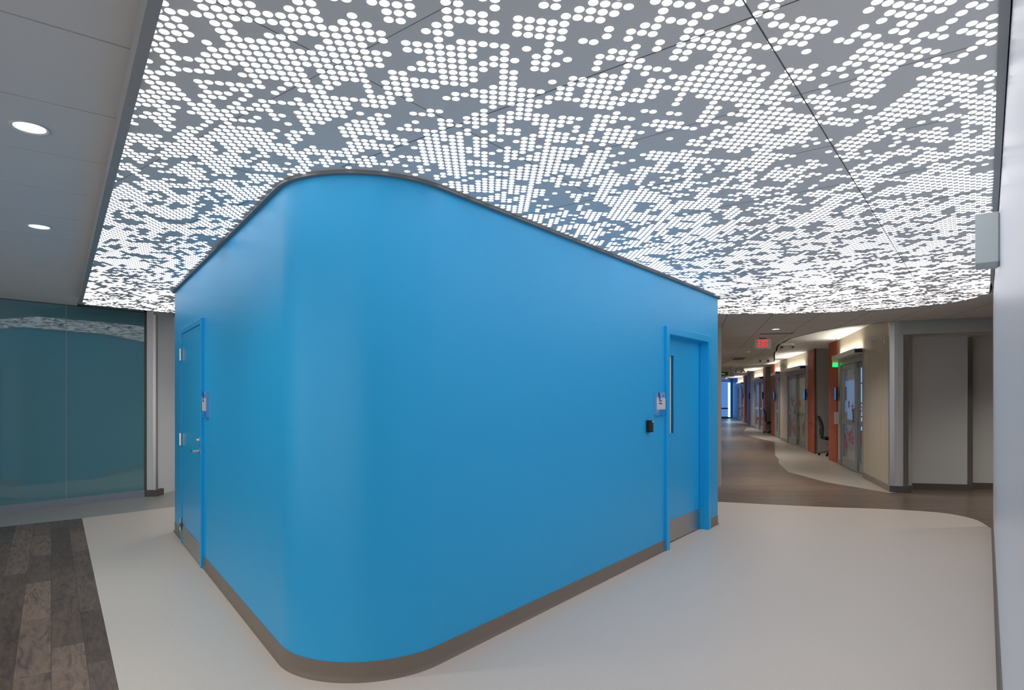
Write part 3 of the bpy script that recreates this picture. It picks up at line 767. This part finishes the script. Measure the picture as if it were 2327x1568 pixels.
# orange cabinets
def orange_cabinet(i, j, label, top=COVE, num=None):
    a = Vector(S[i]); b = Vector(S[j]); L = (b-a).length; rz = wall_rot(i, j)
    t = thing('tall_cabinet', label, 'cabinet', (b.x, b.y, 0), rz, None)     # x from far (0) to near (L)
    MB().box(.006, L-.006, 0, .02, .0, top-.01).build('carcass', m_grey_wall, t)
    u = MB().box(.0, L, -.02, 0, 2.275, top-.01).build('upper_panel', m_orange, t, bevel=.002)
    dr = MB().box(.0, L, -.02, 0, .796, 2.268).build('door', m_orange, t, bevel=.002)
    lo = MB().box(.0, L, -.02, 0, .012, .788).build('lower_door', m_orange, t, bevel=.002)
    for z, pr in ((1.0, dr), (.56, lo)):
        MB().tube([(L-.06,-.02,z+.03), (L-.06,-.045,z+.02), (L-.06,-.045,z-.02), (L-.06,-.02,z-.03)], .006, 8).build('pull', m_chrome, pr)
    if num:
        for k, ch in enumerate(num):
            text_mesh('lettering', ch, .17, m_whitetext, u, M=Matrix.Translation((.34, -.022, 2.52-.115*k)) @ Matrix.Rotation(PI/2, 4, 'X') @ Matrix.Rotation(PI/2, 4, 'Z') if False else to_front(.66*L, 2.53-.12*k, -.0215))
    return t
orange_cabinet(3, 4, 'nearest orange full-height cabinet, beside the green-lit signal lamp')
orange_cabinet(5, 6, 'orange full-height cabinet with white characters near its top, left of the chair niche', num='533')
orange_cabinet(10, 11, 'narrow orange cabinet right of the second desk chair niche beside the edge-on glass door')
orange_cabinet(12, 13, 'orange cabinet left of the second desk chair, lit purplish')
orange_cabinet(16, 17, 'distant narrow purplish-lit cabinet nearer than the blue-lit door')
orange_cabinet(18, 19, 'farthest narrow cabinet directly right of the blue-lit glass door')

# sliding glass doors
random.seed(5)
def flower(mb, x, z, r, y, mi):
    for k in range(6):
        a = PI/6 + k*PI/3; cx, cz = x + r*.62*math.cos(a), z + r*.62*math.sin(a); b = len(mb.v)
        for q in range(10):
            t = 2*PI*q/10; u_, v_ = r*.42*math.cos(t), r*.24*math.sin(t)
            mb.v.append((cx + u_*math.cos(a) - v_*math.sin(a), y, cz + u_*math.sin(a) + v_*math.cos(a)))
        mb.f.append(tuple(range(b, b+10))); mb.m.append(mi)
def leaf_shape(mb, x, z, r, y, mi):
    b = len(mb.v)
    for q in range(12):
        t = 2*PI*q/12; mb.v.append((x + r*.42*math.cos(t), y, z + r*math.sin(t)))
    mb.f.append(tuple(range(b, b+12))); mb.m.append(mi)
def slide_door(num, i, j, split, detail=True, dense=1.0):
    a = Vector(S[i]); b = Vector(S[j]); L = (b-a).length; root = sroot('door_%d' % num, (b.x, b.y, 0), wall_rot(i, j))
    mb = MB(); mb.box(0, .06, -.01, .13, 0, 2.33); mb.box(L-.06, L, -.01, .13, 0, 2.33); mb.box(.06, L-.06, -.01, .13, 2.20, OPH)
    mb.box(0, .06, -.01, .13, 2.33, OPH); mb.box(L-.06, L, -.01, .13, 2.33, OPH)
    mb.build('door_frame', m_alu, root, bevel=.002)
    MB().box(-.08, L+.02, -.16, -.012, 2.32, 2.42).build('operator_housing', m_housing, root, bevel=.006)
    MB().box(L+.021, L+.03, -.15, -.02, 2.34, 2.40).build('housing_end_cap', m_black, root)
    for (x0, x1, y0) in ((.06, split+.04, .02), (split-.04, L-.06, .075)):
        lf = MB(); st = .065
        lf.box(x0, x0+st, y0, y0+.045, .02, 2.195); lf.box(x1-st, x1, y0, y0+.045, .02, 2.195)
        lf.box(x0+st, x1-st, y0, y0+.045, 2.09, 2.195); lf.box(x0+st, x1-st, y0, y0+.045, .93, 1.03); lf.box(x0+st, x1-st, y0, y0+.045, .02, .20)
        l = lf.build('door_leaf', m_alu, root, bevel=.002)
        MB().box(x0+st, x1-st, y0+.018, y0+.026, .20, .93).build('glass_pane', m_glass, l)
        MB().box(x0+st, x1-st, y0+.018, y0+.026, 1.03, 2.09).build('glass_pane', m_glass, l)
        mb = MB(); w_ = x1-x0-2*st
        for _ in range(int(9*dense)):
            x = random.uniform(x0+st+.1, x1-st-.1); z = random.uniform(.3, .84)
            (flower if random.random() < .6 else leaf_shape)(mb, x, z, random.uniform(.08, .13), y0+.0165-random.random()*.0008, random.choice((0,0,1)))
        for _ in range(int(3*dense)):
            x = random.uniform(x0+st+.1, x1-st-.1); z = random.uniform(1.13, 1.45)
            flower(mb, x, z, random.uniform(.09, .13), y0+.0165, 0)
        mb.build('decal', [m_decal, m_decal2], l)
        if detail: MB().tube([(x1-.03, y0, 1.00), (x1-.03, y0-.035, 1.02), (x1-.03, y0-.035, 1.26), (x1-.03, y0, 1.28)], .008, 8).build('pull', m_black, l)
    # cove light on top of the housing
    led = thing('cove_light', 'warm linear light on top of the operator housing of the %s glass door' % ('nearest','second','third, edge-on','fourth','fifth, blue-lit')[num-3], 'light', (b.x, b.y, 0), wall_rot(i, j))
    MB().box(.02, L-.08, -.10, -.05, 2.421, 2.431).build('channel', m_white, led)
    MB().box(.03, L-.09, -.095, -.055, 2.4312, 2.434).build('diffuser', m_led, led)
    # patient room behind: floor is shared, walls and an added lamp to brighten it
    n_ = inward(i, j); d = (b-a).normalized(); R0 = a - d*.35 + n_*.14; R1 = b + d*.35 + n_*.14; D = 3.2
    struct(MB().slab(tuple(R0 + n_*D), tuple(R1 + n_*D), 0, 2.92, .08).build('wall_right', m_cream_wall))
    struct(MB().slab(tuple(R1), tuple(R1 + n_*D), 0, 2.92, .06).build('wall_right', m_cream_wall))
    struct(MB().slab(tuple(R0 + n_*D), tuple(R0), 0, 2.92, .06).build('wall_right', m_cream_wall))
    cp = (R0+R1)/2 + n_*1.5
    lt = thing('room_fill_light', 'added flat fill light inside the room behind the %s glass door' % ('nearest','second','third','fourth','fifth')[num-3], 'ceiling light', (cp.x, cp.y, COVE), wall_rot(i, j))
    MB().box(-.6, .6, -.3, .3, -.03, 0).build('frame', m_white, lt); MB().box(-.57, .57, -.27, .27, -.033, -.0302).build('diffuser', m_roomfill, lt)
    return root, R0, R1, n_, d
res = []
res.append(slide_door(3, 1, 2, 1.45)); res.append(slide_door(4, 7, 8, 1.26)); res.append(slide_door(5, 9, 10, 1.1, False, .6))
res.append(slide_door(6, 13, 14, 1.4, False)); res.append(slide_door(7, 19, 20, 1.5, False, .6))
# window inside the nearest room on its far side wall, and inside the fifth
def room_window(num, R1, n_, d, m):
    rz = math.atan2(n_.y, n_.x); P = R1 - d*.065 + n_*.25
    wdw = sroot('window_%d' % num, (P.x, P.y, 0), rz); Lw = 2.4
    MB().box(0, Lw, .0, .02, .75, 2.25).build('pane', m, wdw)
    mb = MB()
    for z in (.72, 1.05, 1.35, 1.80, 2.22): mb.box(-.03, Lw+.03, -.03, 0.0, z, z+.035)
    for x in (-.03, 1.2, Lw): mb.box(x, x+.04, -.03, 0, .72, 2.255)
    mb.build('window_frame', m_alu, wdw)
room_window(1, res[0][2], res[0][3], res[0][4], m_day)
room_window(2, res[4][2], res[4][3], res[4][4], m_bluelit)
# papers pinned in the second room, seen through the glass
root, R0, R1, n_, d = res[1]; rz = math.atan2(n_.y, n_.x)
for k, (dx, z, ww, hh, mm, lab) in enumerate(((.35,1.75,.40,.30,m_paper,'topmost pale paper sheet pinned on the wall inside the second room'), (.9,1.45,.45,.45,m_paper,'larger pale paper sheet pinned on the wall inside the second room'), (1.25,1.35,.15,.35,m_yellow,'yellow paper strip pinned on the wall inside the second room'))):
    P = R1 - d*.004 + n_*dx; o = MB().box(-ww/2, ww/2, -.002, .002, z-hh/2, z+hh/2).build('wall_notice', mm, loc=(P.x, P.y, 0), rotz=rz)
    tag(o, lab, 'notice')

# wall tablets beside the doors
def tablet(P, rz, label, z=1.58):
    t = thing('wall_tablet', label, 'tablet', (P.x, P.y, z), rz, None)
    MB().box(-.095, .095, -.075, -.030, -.155, .155).build('tablet_body', m_black, t, bevel=.008)
    MB().box(-.083, .083, -.0765, -.0752, -.135, .140).build('screen', m_screen, t)
    MB().box(-.03, .03, -.030, .0, -.05, .05).build('bracket', m_trimd, t)
tablet(Vector(S[2])*.45 + Vector(S[3])*.55, wall_rot(2,3), 'black wall tablet with blue screen between the nearest orange cabinet and glass door')
tablet(Vector(S[6])*.5 + Vector(S[7])*.5, wall_rot(6,7), 'black wall tablet with dark teal screen between the numbered orange cabinet and second glass door')
tablet(Vector(S[10])*1.0 - (Vector(S[11])-Vector(S[10]))*.25, wall_rot(10,11), 'black wall tablet beside the edge-on third glass door')
tablet(Vector(S[13])*.95 + Vector(S[12])*.05, wall_rot(12,13), 'black wall tablet right of the fourth, purplish glass door')
tablet(Vector(S[16])*.8 + Vector(S[15])*.2, wall_rot(15,16), 'distant black wall tablet on the bluish wall between narrow cabinets')
tablet(Vector(S[19])*1.0, wall_rot(18,19), 'farthest wall tablet, next to the blue-lit glass door')
P = Vector(S[2])*.55 + Vector(S[3])*.45
o = MB().box(-.06, .06, -.09, .0, .90, 1.17).build('hand_sanitizer_dispenser', m_white, loc=(P.x, P.y, 0), rotz=wall_rot(2,3), bevel=.01)
tag(o, 'white dispenser on the wall below the nearest black tablet', 'dispenser')
# signal lamp over the nearest door
P = Vector(S[3])*.45 + Vector(S[2])*.55
dl = thing('signal_lamp', 'amber and glowing green signal lamp beside the nearest door header', 'signal lamp', (P.x, P.y, 2.27), wall_rot(2,3))
MB().box(-.07, .07, -.03, 0, -.09, .09).build('mounting_plate', m_white, dl)
MB().box(-.065, .065, -.13, -.03, .012, .085).build('amber_lens', m_amber, dl, bevel=.01)
MB().box(-.065, .065, -.13, -.03, -.085, .008).build('green_lens', m_green, dl, bevel=.01)

# hanging display board
hd = thing('hanging_display', 'black hanging display board with green text and a speaker grille, far down the corridor', 'display board', (8.28, 24.0, 2.42), math.radians(-3))
MB().box(-.45, .36, -.05, .05, -.11, .11).build('case', mat('display_case', (.30,.29,.26), .5), hd, bevel=.004)
MB().box(-.42, .12, -.054, -.05, -.07, .07).build('screen', m_black, hd)
MB().box(.17, .33, -.054, -.05, -.07, .07).build('speaker_grille', m_trimd, hd)
text_mesh('green_text', '12:08', .09, m_greentext, hd, M=to_front(-.12, 0, -.056)) if False else MB().box(-.22, .0, -.056, -.054, -.02, .012).build('green_text', m_greentext, hd)
for x in (-.25, .25): MB().tube([(x,0,.11), (x,0,.27)], .01, 8).build('hanger', m_black, hd)

# end of the corridor: blue lit glass wall
we = sroot('wall_front', (0, 0, 0))
mb = MB()
for k in range(14):
    z0 = .12 + k*.178; mb.box(9.5, 15.45, 44.0, 44.05, z0+.004, z0+.174)
mb.build('lit_glass', m_bluelit, we)
MB().box(9.5, 16.0, 44.05, 44.1, 0, 2.92).build('backing', m_bluewall, we)
mb = MB(); mb.box(9.5, 15.5, 43.93, 44.0, 0, .12); mb.box(9.5, 15.5, 43.93, 44.0, .66, .76); mb.build('rail', m_basedark, we)
MB().box(15.42, 15.56, 43.90, 43.98, .1, 2.55).build('light_strip', m_cyan, we)
struct(MB().box(15.56, 16.3, 43.9, 44.1, 0, 2.92).build('wall_front', m_bluewall))

# blue-lit glazing on the left side of the far corridor (seen mirrored in the nearest glass door)
lw0 = Vector((3.535,10.4)) + (Vector((12.2,44)) - Vector((3.535,10.4)))*.765
lwd = (Vector((12.2,44)) - Vector((3.535,10.4))).normalized(); lwr = Vector((lwd.y, -lwd.x))
Pw = lw0 + lwr*.005 + lwd*7.6
wl = sroot('window_5', (Pw.x, Pw.y, 0), math.atan2(-lwd.y, -lwd.x)); 
MB().box(0, 7.6, -.02, 0, .15, 2.5).build('pane', m_blueglaze, wl)
mb = MB()
for z in (.12, .62, 1.10, 1.45, 1.85, 2.46): mb.box(-.03, 7.63, -.05, -.02, z, z+.05)
for k in range(5): mb.box(k*1.9-.03, k*1.9+.03, -.05, -.02, .12, 2.5)
mb.build('window_frame', m_alu, wl)

# desk chairs in the niches
def desk_chair(x, y, rz, label):
    t = thing('desk_chair', label, 'chair', (x, y, 0), rz)
    mb = MB()
    for k in range(5):
        a = 2*PI*k/5 + .35; mb.tube([(.03*math.cos(a), .03*math.sin(a), .12), (.28*math.cos(a), .28*math.sin(a), .075)], [.022,.014], 8)
    b = mb.build('star_base', mat('grey_chair_base', (.12,.12,.14), .35, metal=.5), t)
    for k in range(5):
        a = 2*PI*k/5 + .35; cx, cy = .29*math.cos(a), .29*math.sin(a)
        c = MB().lathe([(.030,-.018),(.032,-.01),(.032,.01),(.030,.018)], n=14, c=(cx,cy,.032), axis='y'); c.tube([(cx,cy,.03),(cx,cy,.08)], .008, 6)
        c.build('caster', m_black, t)
    MB().tube([(0,0,.10), (0,0,.24), (0,0,.40)], [.028,.028,.018], 12).build('gas_column', m_chrome, t)
    MB().lathe([(.12,.27),(.135,.28),(.12,.29)], n=20).build('foot_ring', m_chrome, t)
    seat = MB()
    pr = [(-.24,.0),(-.22,-.03),(.20,-.035),(.25,-.01),(.25,.02),(.2,.04),(-.2,.035)]
    k = len(seat.v); nn = len(pr)
    for yy in (-.24, .24):
        for (px_, pz) in pr: seat.v.append((px_, yy, .45+pz))
    seat.f = [tuple(range(nn)), tuple(range(2*nn-1, nn-1, -1))] + [(i, (i+1) % nn, nn+(i+1) % nn, nn+i) for i in range(nn)]; seat.m = [0]*len(seat.f)
    seat.build('seat', m_black, t, bevel=.02, seg=3)
    bk = MB(); N = 12; M_ = 8
    for i in range(N+1):
        z = .50 + .53*i/N; xx = -.235 - .03*math.sin(PI*i/N*.9)*-1 - .09*(i/N)**2; wd = .19 + .03*math.sin(PI*i/N)
        for j in range(M_+1):
            yy = (-1 + 2*j/M_); bk.v.append((xx - .025*(1-yy*yy), yy*wd*.85, z))
    for i in range(N):
        for j in range(M_):
            a = i*(M_+1)+j; bk.f.append((a, a+1, a+M_+2, a+M_+1)); bk.m.append(0)
    o = bk.build('backrest', m_black, t, smooth=True); md = o.modifiers.new('solid', 'SOLIDIFY'); md.thickness = .022
    MB().tube([(-.05,0,.41), (-.20,0,.42), (-.27,0,.55), (-.27,0,.70)], .016, 8).build('back_support', m_black, t)
desk_chair(8.20, 15.80, math.radians(-15), 'black desk chair with casters in the niche behind the nearest orange cabinet')
desk_chair(10.85, 25.75, math.radians(-15), 'distant black desk chair in the second niche down the corridor')
